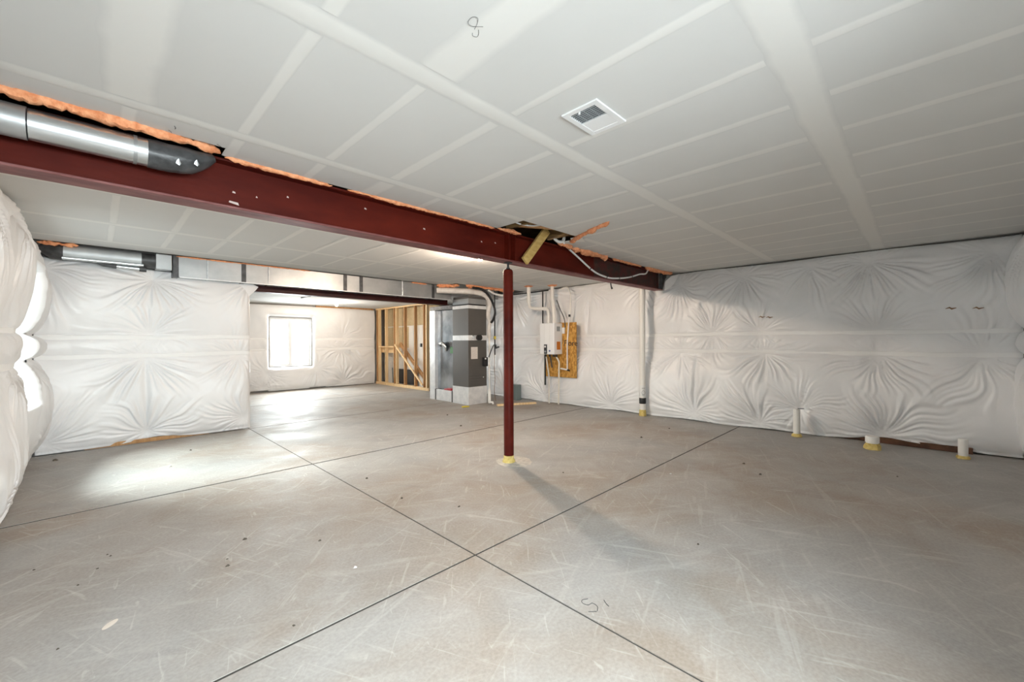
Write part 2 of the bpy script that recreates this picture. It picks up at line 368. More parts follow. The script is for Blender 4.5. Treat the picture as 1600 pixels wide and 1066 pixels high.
# ------------------------------------------------------------------ insulation blankets
def ring_noise(rng, kmin, kmax, n):
    ks = rng.integers(kmin, kmax, n); ph = rng.uniform(0, 6.283, n); am = rng.uniform(.4, 1, n)
    return lambda th: sum(a * np.cos(k * th + p) for k, p, a in zip(ks, ph, am)) / math.sqrt(n * .27)
def field(rng, n, lo, hi):
    an = rng.uniform(0, 6.283, n); fr = rng.uniform(lo, hi, n); ph = rng.uniform(0, 6.283, n)
    return lambda u, v: sum(np.cos((u * math.cos(a) + v * math.sin(a)) * f * 6.283 + p) for a, f, p in zip(an, fr, ph)) / math.sqrt(n / 2)
def blanket(label, place, u0, u1, z0f, z1f, pins, zones, amps, res=.016, seed=1, lean=None, hole=None, depth=-.04, seams=(), strips=True, wr=1.0, hole_depth=-.16, endround=(0, 0), fall=.13):
    rng = np.random.default_rng(seed)
    nu = int((u1 - u0) / res) + 1; zt = 2.56; nv = int(zt / res) + 1
    uu = np.linspace(u0, u1, nu); tt = np.linspace(0, 1, nv)
    U, T = np.meshgrid(uu, tt, indexing='ij')
    Z0 = np.array([z0f(x) for x in uu])[:, None]; Z1 = np.array([z1f(x) for x in uu])[:, None]
    V = Z0 + (Z1 - Z0) * T
    h = np.full_like(U, .028)
    wl = field(rng, 8, .15, .5)(U, V)
    for (a, b), A in zip(zip(zones, zones[1:]), amps):
        t = np.clip((V - a) / (b - a), 0, 1)
        h += A * (1 + .18 * wl) * np.power(np.clip(4 * t * (1 - t), 0, 1), .62)
    n1 = field(rng, 10, .9, 2.2); n2 = field(rng, 10, 3.0, 6.5)
    dent = np.ones_like(U); wrk = np.zeros_like(U); wsum = np.full_like(U, 1e-9)
    for (pu, pv, size, up, dn) in pins:
        du = U - pu; dv = V - pv; r = np.hypot(du, dv) + 1e-6
        th = np.arctan2(dv, du)
        dent *= 1 - .80 * np.exp(-np.power(r / (.20 * size), 1.25))
        g1 = ring_noise(rng, 11, 24, 6); g2 = ring_noise(rng, 24, 52, 9); gl = ring_noise(rng, 2, 9, 5)
        th2 = th + .07 * n1(U, V) * np.clip(r / .4, 0, 1)
        L = size * (.54 + .22 * np.clip(gl(th), -1.6, 2.2))
        fold = np.tanh(1.3 * (.60 * g1(th2) + .62 * g2(th2)))
        env = np.clip(r / .10, 0, 1) * np.exp(-np.power(r / np.maximum(L, .12), 1.8))
        side = np.where(dv > 0, up, dn)
        sm = .5 + .5 * np.tanh(dv / .06); side = up * sm + dn * (1 - sm)
        near = np.exp(-r / .11); wsum += near; wrk += near * .030 * fold * env * side * np.clip(r / .28, .25, 1.0)
    wrk /= wsum
    for (su, za, zb) in seams:
        near = np.exp(-np.power((U - su) / .035, 2)) * (1 / (1 + np.exp(-(V - za) / .03))) * (1 / (1 + np.exp((V - zb) / .03)))
        dent *= 1 - .42 * near
    nearstrip = np.ones_like(U)
    for z in zones[1:-1]: nearstrip *= 1 - .9 * np.exp(-np.power((V - z) / .035, 2))
    h = h * dent + wr * wrk * nearstrip + nearstrip * (.0050 * n1(U, V) + .0013 * n2(U, V)) * np.clip(wr, .4, 1)
    # general slack folds hanging under each strip
    vf = field(rng, 12, 2.5, 7.0)
    for z in zones[1:]:
        t = np.clip((z - V), 0, None); h += wr * .0042 * np.abs(vf(U + .25 * (V - z), V * .12)) * np.exp(-np.power(t / .20, 1.4)) * (t > .03)
    for e, s_ in ((endround[0], 0), (endround[1], 1)):
        if e:
            dd = (U - u0) if s_ == 0 else (u1 - U)
            k = np.clip(dd / e, 0, 1); h = h * np.sqrt(1 - (1 - k) ** 2) + (-.02) * (1 - k)
    if lean is not None: h = h + lean(U, V)
    keep = np.ones((nu - 1, nv - 1), bool)
    if hole is not None:
        a, b, za, zb = hole
        dx = np.maximum(a - U, U - b); dz = np.maximum(za - V, V - zb); dist = np.where((dx > 0) & (dz > 0), np.hypot(dx, dz), np.maximum(dx, dz))
        k = np.clip(1 - np.clip(dist, 0, None) / fall, 0, 1); h = h * (1 - k * k) + hole_depth * np.power(k, 3)
        uc = (uu[:-1] + uu[1:]) / 2
        vc = (V[:-1, :-1] + V[1:, 1:]) / 2
        keep = ~((uc[:, None] > a) & (uc[:, None] < b) & (vc > za) & (vc < zb))
    X, Y, Z = place(U, V, h)
    P = np.stack([X, Y, Z], -1).reshape(-1, 3)
    idx = np.arange(nu * nv).reshape(nu, nv)
    q = np.stack([idx[:-1, :-1], idx[1:, :-1], idx[1:, 1:], idx[:-1, 1:]], -1)[keep]
    # skirt back to the wall all round, so the blanket has thickness
    Xb, Yb, Zb = place(U, V, np.full_like(U, depth)); PB = np.stack([Xb, Yb, Zb], -1).reshape(-1, 3)
    border = list(idx[:, 0]) + list(idx[-1, 1:]) + list(idx[-2::-1, -1]) + list(idx[0, -2:0:-1])
    base = len(P); P = np.vstack([P, PB[border]]); nb = len(border)
    sk = [(border[(i + 1) % nb], border[i], base + i, base + (i + 1) % nb) for i in range(nb)]
    m = MB(); m.v = P.tolist(); m.f = [tuple(int(i) for i in f) for f in q] + [tuple(int(i) for i in f) for f in sk]; m.smooth = False
    o = obj('insulation_blanket', m, 'vinyl'); tag(o, label, 'insulation', 'white vinyl insulation blankets on the walls')
    o.data.shade_smooth()
    if strips:
        for z in zones[1:-1]:
            j = int(round((z - Z0.mean()) / (Z1.mean() - Z0.mean()) * (nv - 1)))
            hh = h[:, j]
            segs = [(0, nu - 1)]
            if hole is not None and hole[2] < z < hole[3]:
                segs = [(0, int(np.searchsorted(uu, hole[0] - .10))), (int(np.searchsorted(uu, hole[1] + .10)), nu - 1)]
            for i0, i1 in segs:
                ii = np.arange(i0, i1, 3)
                if len(ii) < 4: continue
                us = uu[ii]; hs = hh[ii] + .006; wob = .008 * np.sin(us * 1.7 + seed) + .004 * np.sin(us * 6.1)
                vs = []; fs = []
                for dz, dh in ((-.034, -.010), (-.026, .004), (0, .008), (.026, .004), (.034, -.010)):
                    x, y, zz = place(us, z + dz + wob, hs + dh); vs.append(np.stack([x, y, zz], -1))
                n_ = len(us)
                for a in range(4):
                    for i in range(n_ - 1): fs.append((a * n_ + i, a * n_ + i + 1, (a + 1) * n_ + i + 1, (a + 1) * n_ + i))
                sm = MB(); sm.add(np.vstack(vs).tolist(), fs); sm.smooth = True
                obj('seam_strip', sm, 'strip', o)
    return o

def onX(x, s):  return lambda u, v, h: (x + s * h, u + 0 * h, v + 0 * h)
def onY(y, s):  return lambda u, v, h: (u + 0 * h, y + s * h, v + 0 * h)
ZN = [.05, 1.19, 1.475, 2.57]
def lift_right(y): return .012 + .060 * math.exp(-((y - .30) / .38) ** 2) + .035 * math.exp(-((y + .25) / .25) ** 2) + .008 * math.sin(y * 5)
rp = [(2.03, 2.42, 1.25, .5, 1.15), (2.48, 1.50, .9, .9, .5), (1.79, 1.50, .8, .9, .5), (3.06, 2.36, 1.1, .5, 1), (2.73, .13, 1.15, 1.2, .5), (1.75, .10, 1.1, 1.25, .5),
      (1.70, 1.17, 1.05, .4, 1.2), (4.97, 2.46, 1.0, .5, 1), (4.79, 1.16, .9, .5, 1), (.49, 2.44, 1.35, .4, 1.2), (.38, 1.17, 1.05, .5, 1.15), (.35, .11, 1.15, 1.25, .5), (.41, 1.50, .7, .8, .6),
      (-.62, 2.40, 1.0, .4, .8), (1.25, .37, .7, .8, .8), (-.55, 1.17, .9, .4, 1), (3.9, 1.17, .8, .4, 1), (4.35, .12, .9, 1, .4), (3.75, 2.44, .8, .3, .9), (6.1, 2.44, 1.0, .4, .9),
      (6.05, .14, 1.0, 1, .4), (6.0, 1.17, .8, .4, .8), (7.2, 2.44, 1, .4, 1), (7.2, .12, 1, 1, .4), (3.0, 1.17, .7, .4, .8), (1.15, 2.46, .8, .3, .8)]
def lean_r(U, V): return np.clip(1 - V / 2.57, 0, 1) * (.03 + .24 * np.clip((U + .7) / 3.0, 0, 1) + .05 * np.clip((U - 4) / 2, 0, 1))
blanket('white quilted vinyl insulation blanket along the long right wall behind the standpipe', onX(7.46, -1), -.84, 9.0, lift_right, lambda y: 2.575 + .008 * math.sin(3 * y),
        rp, ZN, [.100, .045, .100], res=.0125, wr=.88, seed=5, lean=lean_r, seams=((2.72, .1, 1.15), (.41, 1.22, 1.45), (4.97, 1.5, 2.5)))
blanket('puffy white insulation blanket on left wall around the side window', onX(-.585, 1), -.90, 7.60, lambda y: .012 + .01 * math.sin(y * 4), lambda y: 2.565 if y < 5.25 else 2.55,
        [(5.25, 1.17, .7, .4, 1), (5.2, 2.46, .9, .4, 1), (5.3, .12, .8, 1, .4), (7.1, 1.17, .7, .4, 1), (7.15, .15, .7, 1, .4), (7.2, 2.4, .8, .3, 1), (3.9, 2.4, 1, .4, 1), (3.9, .12, 1, 1, .4), (2.2, 2.4, 1, .4, 1)],
        ZN, [.15, .11, .155], res=.018, seed=11, lean=lambda U, V: .075 * np.exp(-np.power((U - 5.30) / .30, 2)) * (np.abs(V - 1.33) > .0), hole=W1, hole_depth=-.20, fall=.055)
blanket('puffy white insulation blanket on the wall at the right edge by the corner', onY(-.90, 1), -.60, 7.36, lambda x: .012, lambda x: 2.57,
        [(6.9, 1.17, .7, .3, .8), (6.5, 2.44, 1.0, .4, 1), (6.5, .1, 1, 1, .4), (5.0, 2.4, 1, .4, 1), (5.0, .1, 1, 1, .4)], ZN, [.17, .10, .17], res=.024, seed=13, hole=W3, hole_depth=-.14)
def lift_nl(x): return .012 + .050 * math.exp(-((x - .62) / .28) ** 2)
blanket('white quilted insulation blanket on the projecting left partition under round duct', onY(7.63, -1), -.52, 1.745, lift_nl, lambda x: 2.435 - .045 * (x + .5),
        [(.57, 2.25, 1.15, .6, 1.2), (.54, 1.50, .9, 1.1, .5), (.49, 1.17, 1.1, .5, 1.3), (.50, .15, .9, 1.1, .5), (1.59, 1.17, .9, .5, 1.15), (1.64, .20, .8, 1.2, .5), (-.45, .14, 1.0, 1.0, .3), (-.46, 2.3, 1.1, .4, 1.2), (1.72, 2.3, .7, .3, .8)],
        [.05, 1.205, 1.455, 2.43], [.085, .04, .085], res=.011, wr=.62, seed=17, seams=((.49, .2, 1.15),), depth=-.02, endround=(0, .14))
blanket('flatter cream white insulation blanket around the far window', onY(12.74, -1), 1.70, 6.44, lambda x: .02 + .03 * (1 if 2.9 < x < 3.35 else 0) + .02 * (1 if 4.4 < x < 4.9 else 0), lambda x: 2.40 - .012 * math.sin(x),
        [(5.35, 1.15, 1.2, .5, 1.2), (5.45, .15, 1.0, 1, .4), (3.3, .5, .8, .5, 1), (4.6, .62, .9, .3, 1), (5.4, 1.5, .7, .8, .4), (3.2, .14, .8, 1, .3)],
        [.05, 1.16, 1.46, 2.40], [.05, .025, .045], res=.02, seed=23, hole=W2, hole_depth=-.10, wr=.9)

# ------------------------------------------------------------------ steel beams and post
def beam(label, x0, x1, yc, zb, zt, fw, mats, root_name='steel_beam'):
    r = thing(root_name, ((x0 + x1) / 2, yc, zb), label, 'beam', 'steel beams')
    obj('bottom_flange', MB().box((x0, yc - fw / 2, zb), (x1, yc + fw / 2, zb + .016)), mats[2], r, bevel=.004)
    obj('top_flange', MB().box((x0, yc - fw / 2, zt - .016), (x1, yc + fw / 2, zt)), mats[0], r, bevel=.004)
    return r
b1 = beam('long dark red steel beam crossing the room on the post', -.62, 7.12, 3.335, 2.272, 2.592, .165, ('red', 'red', 'dust'))
obj('web', MB().box((-.62, 3.330, 2.288), (5.05, 3.340, 2.576)), 'red', b1)
o = obj('web', MB().box((5.05, 3.330, 2.288), (7.12, 3.340, 2.576)), 'rust', b1); o['label'] = 'dark rusted web near the wall end'
for x in (3.26, 3.36):
    obj('stiffener', MB().box((x - .006, 3.26, 2.288), (x + .006, 3.41, 2.576)), 'red', b1)
for x, z, l in ((.64, 2.33, .06), (.66, 2.40, .02), (1.0, 2.45, .015), (1.6, 2.50, .02), (2.18, 2.44, .025), (2.9, 2.44, .02), (3.1, 2.46, .02), (.80, 2.40, .012), (.55, 2.29, .02)):
    obj('paint_spot', MB().add([(x, 3.3285, z), (x + l, 3.3280, z - l * .18), (x + l * .9, 3.3285, z + .008), (x + .004, 3.3280, z + .012)], [(0, 1, 2, 3)]), 'paintspot', b1)
b2 = beam('shorter dark red steel beam below the rectangular duct', 1.78, 5.74, 7.775, 2.205, 2.44, .16, ('darkred', 'darkred', 'darkred'))
obj('web', MB().box((1.78, 7.770, 2.221), (5.74, 7.780, 2.424)), 'darkred', b2)

post = thing('support_post', (3.31, 3.33, 0), 'round red steel support post with adjusting screw under the beam', 'post')
obj('shaft', MB().lathe([(.0565, .075), (.0565, 2.165), (.050, 2.185)], (3.31, 3.33), 24), 'red', post)
obj('post_cap', MB().lathe([(.050, 2.185), (.040, 2.195), (.022, 2.200), (.022, 2.212)], (3.31, 3.33), 16), 'black', post)
obj('jack_screw', MB().lathe([(.013, 2.205), (.013, 2.262), (.05, 2.264), (.05, 2.271)], (3.31, 3.33), 12), 'black', post)
obj('grout_collar', MB().lathe([(.075, .004), (.068, .03), (.0585, .04), (.0585, .078), (.057, .080)], (3.31, 3.33), 18), 'yfoam', post)
rr = random.Random(5); gm = MB(); gm.smooth = True
pts = [(.205 * (1 + rr.uniform(-.07, .07))) for _ in range(28)]
gm.add([(3.36 + p * math.cos(6.283 * i / 28), 3.29 + p * math.sin(6.283 * i / 28), .0012) for i, p in enumerate(pts)] + [(3.36 + p * .93 * math.cos(6.283 * i / 28), 3.29 + p * .93 * math.sin(6.283 * i / 28), .005) for i, p in enumerate(pts)] + [(3.36, 3.29, .006)],
       [(i, (i + 1) % 28, 28 + (i + 1) % 28, 28 + i) for i in range(28)] + [(28 + i, 28 + (i + 1) % 28, 56) for i in range(28)])
obj('footing_patch', gm, 'grout', post)

# ------------------------------------------------------------------ ducts
d = thing('round_duct', (.0, 3.165, 2.47), 'large shiny galvanised round duct beside the beam at front left', 'duct')
obj('pipe', MB().tube([(-.23, 3.165, 2.475), (.225, 3.165, 2.475)], .076, 32), 'galv', d)
obj('coupling', MB().tube([(-.60, 3.165, 2.475), (-.235, 3.165, 2.475)], [.079, .080], 32), 'galvdull', d)
obj('seam_band', MB().tube([(.155, 3.165, 2.475), (.170, 3.165, 2.475)], .0785, 32), 'galvdull', d)
rt = random.Random(8)
tp = [(.215, .079, 0), (.26, .081, 0), (.31, .079, 0), (.36, .080, .004), (.41, .074, .012), (.45, .060, .026), (.49, .044, .045), (.53, .024, .066)]
obj('taped_end', MB().tube([(x, 3.165, 2.475 + dz) for x, r, dz in tp], [r for x, r, dz in tp], 22, jit=.035, rnd=rt), 'duct_tape', d)
for x, z in ((.335, 2.43), (.42, 2.45)):
    obj('glint_patch', MB().add([(x, 3.0905, z), (x + .018, 3.092, z - .009), (x + .026, 3.093, z + .004), (x + .014, 3.087, z + .030), (x + .005, 3.088, z + .018)], [(0, 1, 2, 3, 4)]), 'galv', d)  # pale facets painted as glints on the glossy black wrap
d = thing('round_duct', (.15, 7.46, 2.46), 'galvanised round duct with black wrapped ends above the left partition', 'duct')
obj('pipe', MB().tube([(-.28, 7.46, 2.495), (.46, 7.46, 2.495)], .092, 28), 'galvsoft', d)
o = obj('pipe', MB().tube([(-.28, 7.395, 2.415), (.46, 7.395, 2.415)], .022, 16), 'galv', d); o['label'] = 'thin bright pipe under the duct'
obj('wrap', MB().tube([(-.46, 7.47, 2.545), (-.42, 7.46, 2.515), (-.36, 7.46, 2.495), (-.27, 7.46, 2.493)], [.03, .065, .093, .097], 20, jit=.04, rnd=rt), 'duct_tape', d)
obj('wrap', MB().tube([(.44, 7.46, 2.492), (.52, 7.46, 2.492), (.585, 7.46, 2.492)], [.096, .098, .095], 20, jit=.03, rnd=rt), 'duct_tape', d)
obj('elbow_box', MB().box((.585, 7.40, 2.385), (.755, 7.56, 2.592)), 'galvdull', d, bevel=.004)
d = thing('thin_pipe', (.33, 7.40, 2.33), 'thin pipe with black ends just under the rear round duct', 'pipe')
obj('pipe', MB().tube([(.20, 7.42, 2.372), (.42, 7.42, 2.364)], .022, 14), 'galv', d)
obj('end_wrap', MB().tube([(-.02, 7.42, 2.408), (.08, 7.42, 2.385), (.20, 7.42, 2.372)], [.010, .030, .032], 12, jit=.08, rnd=rt), 'duct_tape', d)
obj('end_wrap', MB().tube([(.42, 7.42, 2.364), (.49, 7.42, 2.362)], .034, 12, jit=.06, rnd=rt), 'duct_tape', d)
d = thing('rectangular_duct', (3.2, 7.54, 2.29), 'long grey rectangular trunk duct above the rear steel beam', 'duct')
obj('body', MB().box((.80, 7.405, 2.302), (5.58, 7.66, 2.592)), 'galvdull', d, bevel=.004)
for x0, x1 in ((.765, .83), (1.585, 1.645), (3.16, 3.225), (3.46, 3.525), (5.06, 5.125)):
    obj('strap', MB().box((x0, 7.396, 2.293), (x1, 7.665, 2.596)), 'duct_tape', d, bevel=.003)
for x in (1.15, 1.95, 4.35):
    obj('drive_cleat', MB().box((x, 7.394, 2.296), (x + .022, 7.665, 2.596)), 'galv', d, bevel=.003)
obj('hem', MB().box((.84, 7.392, 2.291), (5.56, 7.412, 2.303)), 'foil', d)

# ------------------------------------------------------------------ spray foam
def foam(label, path, r, seed, step=.02, flat=None, n=9):
    rg = random.Random(seed); P = curve_pts(path, 10); L = [P[0]]
    for p in P[1:]:
        while (p - L[-1]).length > step: L.append(L[-1] + (p - L[-1]).normalized() * step)
    k = len(L); rad = []; w0 = 0
    for i in range(k):
        w0 = .75 * w0 + .25 * rg.uniform(-1, 1); e = min(1, (i + .6) / 3, (k - i - .4) / 3)
        rad.append(r * (1 + 1.0 * w0) * max(e, .2)); L[i] = L[i] + Vector((0, rg.uniform(-.2, .2) * r, rg.uniform(-.25, .25) * r))
    return tag(obj('spray_foam', MB().tube(L, rad, n, jit=.16, rnd=rg), 'foam'), label, 'foam', 'orange spray foam beads')
foam('thick orange foam bead along ceiling edge above the front round duct', [(-.58, 3.095, 2.592), (-.30, 3.095, 2.588), (.15, 3.11, 2.590), (.46, 3.13, 2.590), (.58, 3.185, 2.588)], .030, 1)
foam('thin orange foam line between ceiling and beam past the wrapped duct end', [(.60, 3.225, 2.592), (.80, 3.243, 2.594), (1.12, 3.243, 2.592), (1.30, 3.243, 2.590)], .016, 2)
foam('thin orange foam line along the middle of the beam top', [(1.42, 3.243, 2.594), (1.95, 3.243, 2.592), (2.5, 3.243, 2.593), (3.02, 3.243, 2.592)], .013, 3)
foam('orange foam ridge on beam top beside the open ceiling hole', [(3.06, 3.243, 2.600), (3.25, 3.243, 2.604), (3.45, 3.243, 2.604)], .016, 4)
foam('long orange foam tendril stuck across the ceiling from the hole', [(4.12, 3.05, 2.590), (3.98, 2.86, 2.585), (3.86, 2.62, 2.586), (3.77, 2.42, 2.590), (3.70, 2.24, 2.592)], .024, 6)
foam('lumpy orange foam around the white pipe loop', [(4.02, 3.18, 2.595), (4.20, 3.17, 2.585), (4.34, 3.19, 2.59)], .036, 7)
foam('ragged orange foam along beam top above the draped white cable', [(4.40, 3.225, 2.586), (4.8, 3.225, 2.588), (5.25, 3.23, 2.586)], .040, 8)
foam('broken orange foam crumbs on the beam top near the wall', [(5.40, 3.235, 2.592), (5.9, 3.235, 2.592), (6.3, 3.235, 2.592)], .018, 9)
foam('orange foam plug where beam end meets the right wall', [(6.42, 3.235, 2.588), (6.8, 3.225, 2.588), (7.12, 3.20, 2.580), (7.30, 3.15, 2.575)], .030, 10)
foam('orange foam patch above the rear left wrapped duct', [(-.48, 7.40, 2.575), (-.30, 7.38, 2.575), (-.14, 7.385, 2.578)], .030, 12)
foam('faint orange foam line over the rectangular duct', [(.80, 7.395, 2.585), (1.6, 7.395, 2.588), (2.6, 7.395, 2.588)], .010, 13)
foam('orange foam line over the right half of rectangular duct', [(4.55, 7.395, 2.586), (4.95, 7.395, 2.586)], .014, 14)
foam('big orange foam mass where the trunk duct meets the furnace', [(5.15, 7.36, 2.575), (5.38, 7.20, 2.575), (5.52, 7.02, 2.58)], .035, 15)
foam('orange foam strip along ceiling edge over the furnace', [(5.62, 6.95, 2.585), (6.1, 6.95, 2.58), (6.6, 6.95, 2.575), (7.1, 6.95, 2.58)], .038, 16)

# torn plastic pocket at the beam's end
m = MB(); m.smooth = True
m.add([(7.08, 3.20, 2.27), (7.10, 3.20, 2.42), (7.22, 3.14, 2.52), (7.36, 3.05, 2.57), (7.25, 3.09, 2.40), (7.18, 3.14, 2.31), (7.14, 3.22, 2.262), (7.16, 3.30, 2.30), (7.26, 3.26, 2.50), (7.38, 3.18, 2.565)],
      [(0, 1, 5), (1, 2, 4, 5), (2, 3, 4), (0, 5, 6), (5, 7, 6), (5, 4, 8, 7), (4, 3, 9, 8)])
tag(obj('torn_plastic', m, 'vinyl'), 'torn white plastic flap folded round the beam end', 'plastic')
obj_end = tag(obj('pocket_packing', MB().box((7.14, 3.27, 2.29), (7.32, 3.41, 2.575)), 'duct_tape', bevel=.01), 'dark packing in the wall pocket behind beam end', 'packing')

# board, cable, loop pipe by the hole
tag(obj('wood_brace', MB().bar((3.475, 3.225, 2.297), (3.83, 3.185, 2.715), .105, .036, up=(0, 1, 0)), 'brace', bevel=.003), 'short golden wood board leaning diagonally against the beam by the hole', 'board')
cab = thing('white_cable', (5.2, 3.22, 2.29), 'white cable drooping in front of the beam near the wall', 'cable')
cp = curve_pts([(4.10, 3.14, 2.60), (4.24, 3.20, 2.580), (4.52, 3.215, 2.480), (4.88, 3.22, 2.345), (5.15, 3.22, 2.302), (5.40, 3.22, 2.300), (5.85, 3.22, 2.362), (6.20, 3.22, 2.45), (6.42, 3.225, 2.485), (6.52, 3.23, 2.56)], 8)
obj('sheath', MB().tube(cp, .0125, 10), 'offw', cab)
for i in (22, 34, 43, 50):
    a, b = Vector(cp[i]), Vector(cp[i + 1]); dd = (b - a).normalized() * .009; obj('cable_mark', MB().tube([a - dd, a + dd], .0145, 10), 'black', cab)
lp = curve_pts([(3.98, 3.22, 2.70), (3.94, 3.16, 2.63), (3.96, 3.12, 2.585), (4.04, 3.11, 2.60), (4.08, 3.12, 2.66), (4.08, 3.14, 2.75)], 6)
tag(obj('pipe_loop', MB().tube(lp, .019, 12), 'pvc'), 'small white pipe loop poking out of the ceiling hole', 'pipe')
tag(obj('loose_wire', MB().tube(curve_pts([(3.12, 3.08, 2.70), (3.16, 3.04, 2.635), (3.36, 2.98, 2.632), (3.6, 2.9, 2.70)], 8), .008, 8), 'offw'), 'thin white wire sagging inside the open ceiling hole', 'wire')
m = MB(); m.add([(3.98, 2.80, 2.598), (4.16, 2.86, 2.57), (4.12, 2.93, 2.575), (3.99, 2.90, 2.6), (4.06, 2.98, 2.57), (3.98, 2.95, 2.6)], [(0, 1, 2, 3), (3, 2, 4, 5)])
tag(obj('torn_paper', m, 'drywall'), 'torn white drywall paper hanging at the edge of the hole', 'paper')
tag(obj('dangling_clip', MB().tube([(5.62, 3.40, 2.272), (5.635, 3.40, 2.22), (5.66, 3.40, 2.185)], [.010, .010, .016], 8), 'darkgrey'), 'small dark clip dangling under the beam near the cable', 'clip')

# ------------------------------------------------------------------ ceiling register
v = thing('ceiling_register', (1.92, 1.26, H), 'white square ceiling air register, half open grille half closed panel', 'vent')
x0, x1, y0, y1 = 1.775, 2.07, 1.150, 1.372; z = H - .010; fw = .033
for a, b in (((x0, y0), (x1, y0 + fw)), ((x0, y1 - fw), (x1, y1)), ((x0, y0 + fw), (x0 + fw, y1 - fw)), ((x1 - fw, y0 + fw), (x1, y1 - fw))):
    obj('frame', MB().box((a[0], a[1], z), (b[0], b[1], H - .0005)), 'white', v, bevel=.002)
xm = 1.925
obj('backing', MB().box((x0 + fw, y0 + fw, H - .0015), (xm, y1 - fw, H - .0006)), 'cavity', v)
for k in range(7):
    x = x0 + fw + .012 + k * .0155
    obj('slat', MB().bar((x, y0 + fw, z + .003), (x, y1 - fw, z + .003), .006, .0022), 'slat', v)
for k in range(3):
    y = y0 + fw + .04 * (k + 1); obj('vane', MB().box((x0 + fw, y - .0012, z + .005), (xm, y + .0012, z + .0075)), 'slat', v)
obj('closed_panel', MB().box((xm, y0 + fw, z + .002), (x1 - fw, y1 - fw, H - .0006)), 'white', v, bevel=.001)
obj('lever', MB().box((x0 + fw - .002, 1.275, z - .010), (x0 + fw + .006, 1.283, z + .004)), 'white', v)

# ------------------------------------------------------------------ bulbs
def lamp(x, y, zc, label, glow='bulb'):
    r = thing('bare_bulb', (x, y, zc), label, 'lamp', 'bare ceiling bulbs')
    obj('lampholder', MB().lathe([(.062, zc - .0005), (.058, zc - .018), (.030, zc - .024), (.026, zc - .040)], (x, y), 20), 'lampbase', r)
    zz = zc - .040
    obj('bulb', MB().lathe([(.014, zz), (.016, zz - .012), (.026, zz - .032), (.031, zz - .052), (.027, zz - .072), (.014, zz - .083), (.003, zz - .086)], (x, y), 16), glow, r)
    return r
lamp(3.70, 4.26, H, 'glowing bare bulb on the ceiling just behind the main beam')
lamp(4.53, 11.05, 2.45, 'glowing bare bulb on the ceiling of the far room', 'bulb_far')

# ------------------------------------------------------------------ furnace and return duct
f = thing('furnace', (5.87, 7.17, 0), 'tall grey furnace cabinet with foil taped base beside the return duct', 'furnace')
A, B = (5.63, 6.88), (6.15, 7.43)
def fb(n, z0, z1, m, g=0.0, bv=.004): return obj(n, MB().box((A[0] - g, A[1] - g, z0), (B[0] + g, B[1] + g, z1)), m, f, bevel=bv)
fb('plinth', .002, .385, 'foil', .006); fb('cabinet', .385, 1.40, 'cabinet'); fb('foil_band', 1.395, 1.505, 'foil', .0015, .001); fb('coil_case', 1.505, 2.085, 'cabinet')
fb('foil_band', 2.085, 2.155, 'foil', .003, .001); fb('plenum_gap', 2.155, 2.185, 'black', -.004); fb('plenum', 2.185, 2.30, 'galvdull'); fb('plenum_top', 2.30, 2.355, 'cabinet', -.01)
obj('rating_label', MB().box((5.70, 6.876, .99), (5.885, 6.8795, 1.25)), 'paperlabel', f)
for zz in (.56, .62): obj('door_groove', MB().box((5.645, 6.8785, zz), (6.14, 6.8798, zz + .004)), 'black', f)
obj('screw', MB().tube([(6.05, 6.881, .58), (6.05, 6.870, .58)], .011, 10), 'offw', f)
o = obj('flue_collar', MB().tube([(5.90, 6.882, 1.455), (5.90, 6.80, 1.455)], .060, 18), 'black', f); obj('flue_ring', MB().tube([(5.76, 6.882, 1.47), (5.76, 6.84, 1.47)], .035, 16), 'galv', o)
obj('gas_valve', MB().box((6.02, 6.81, .82), (6.13, 6.88, 1.02)), 'black', f, bevel=.006)
obj('valve_cap', MB().tube([(6.05, 6.812, .99), (6.05, 6.795, .99)], .018, 12), 'offw', f)
rd = thing('return_duct', (5.9, 7.95, 0), 'tall shiny sheet metal return duct left of the furnace', 'duct')
obj('riser', MB().box((5.74, 7.47, .25), (6.2, 8.16, 2.10)), 'mirror', rd, bevel=.003)
obj('corner_panel', MB().box((5.655, 8.16, .002), (6.2, 8.37, 2.105)), 'foil', rd, bevel=.003)  # bright light on this end strip is put into its pale finish
obj('base_box', MB().box((5.655, 7.475, .002), (6.2, 8.155, .25)), 'foil', rd, bevel=.004)
for y in (8.12, 7.475): obj('base_strap', MB().box((5.648, y, .003), (5.70, y + .035, .256)), 'duct_tape', rd, bevel=.002)
obj('top_collar', MB().box((5.665, 7.49, 2.105), (6.2, 8.37, 2.20)), 'duct_tape', rd, bevel=.004)
o = obj('damper_arm', MB().tube([(5.735, 8.05, 1.27), (5.68, 8.0, 1.32), (5.67, 7.88, 1.33), (5.71, 7.80, 1.24), (5.735, 7.83, 1.15)], [.02, .035, .045, .04, .02], 10), 'galv', rd)
tag(obj('green_tag', MB().box((5.725, 7.50, 1.10), (5.738, 7.66, 1.25)), 'green', bevel=.002), 'small green tag hung on the shiny return duct', 'tag')
tag(obj('red_tool', MB().box((5.67, 7.56, .2515), (5.73, 7.72, .305)).box((5.68, 7.72, .2515), (5.72, 7.84, .285)), 'redp', bevel=.008), 'red tool lying on the foil taped duct base', 'tool')
fx = thing('flexible_duct', (6.0, 6.98, 2.45), 'white wrapped pipe running under ceiling and down beside the furnace', 'pipe')
obj('run', MB().tube(curve_pts([(5.15, 7.36, 2.47), (5.45, 7.16, 2.47), (5.75, 6.98, 2.46), (6.05, 6.92, 2.43), (6.22, 6.90, 2.34)], 8), .062, 16, jit=.02, rnd=rt), 'wrap', fx)
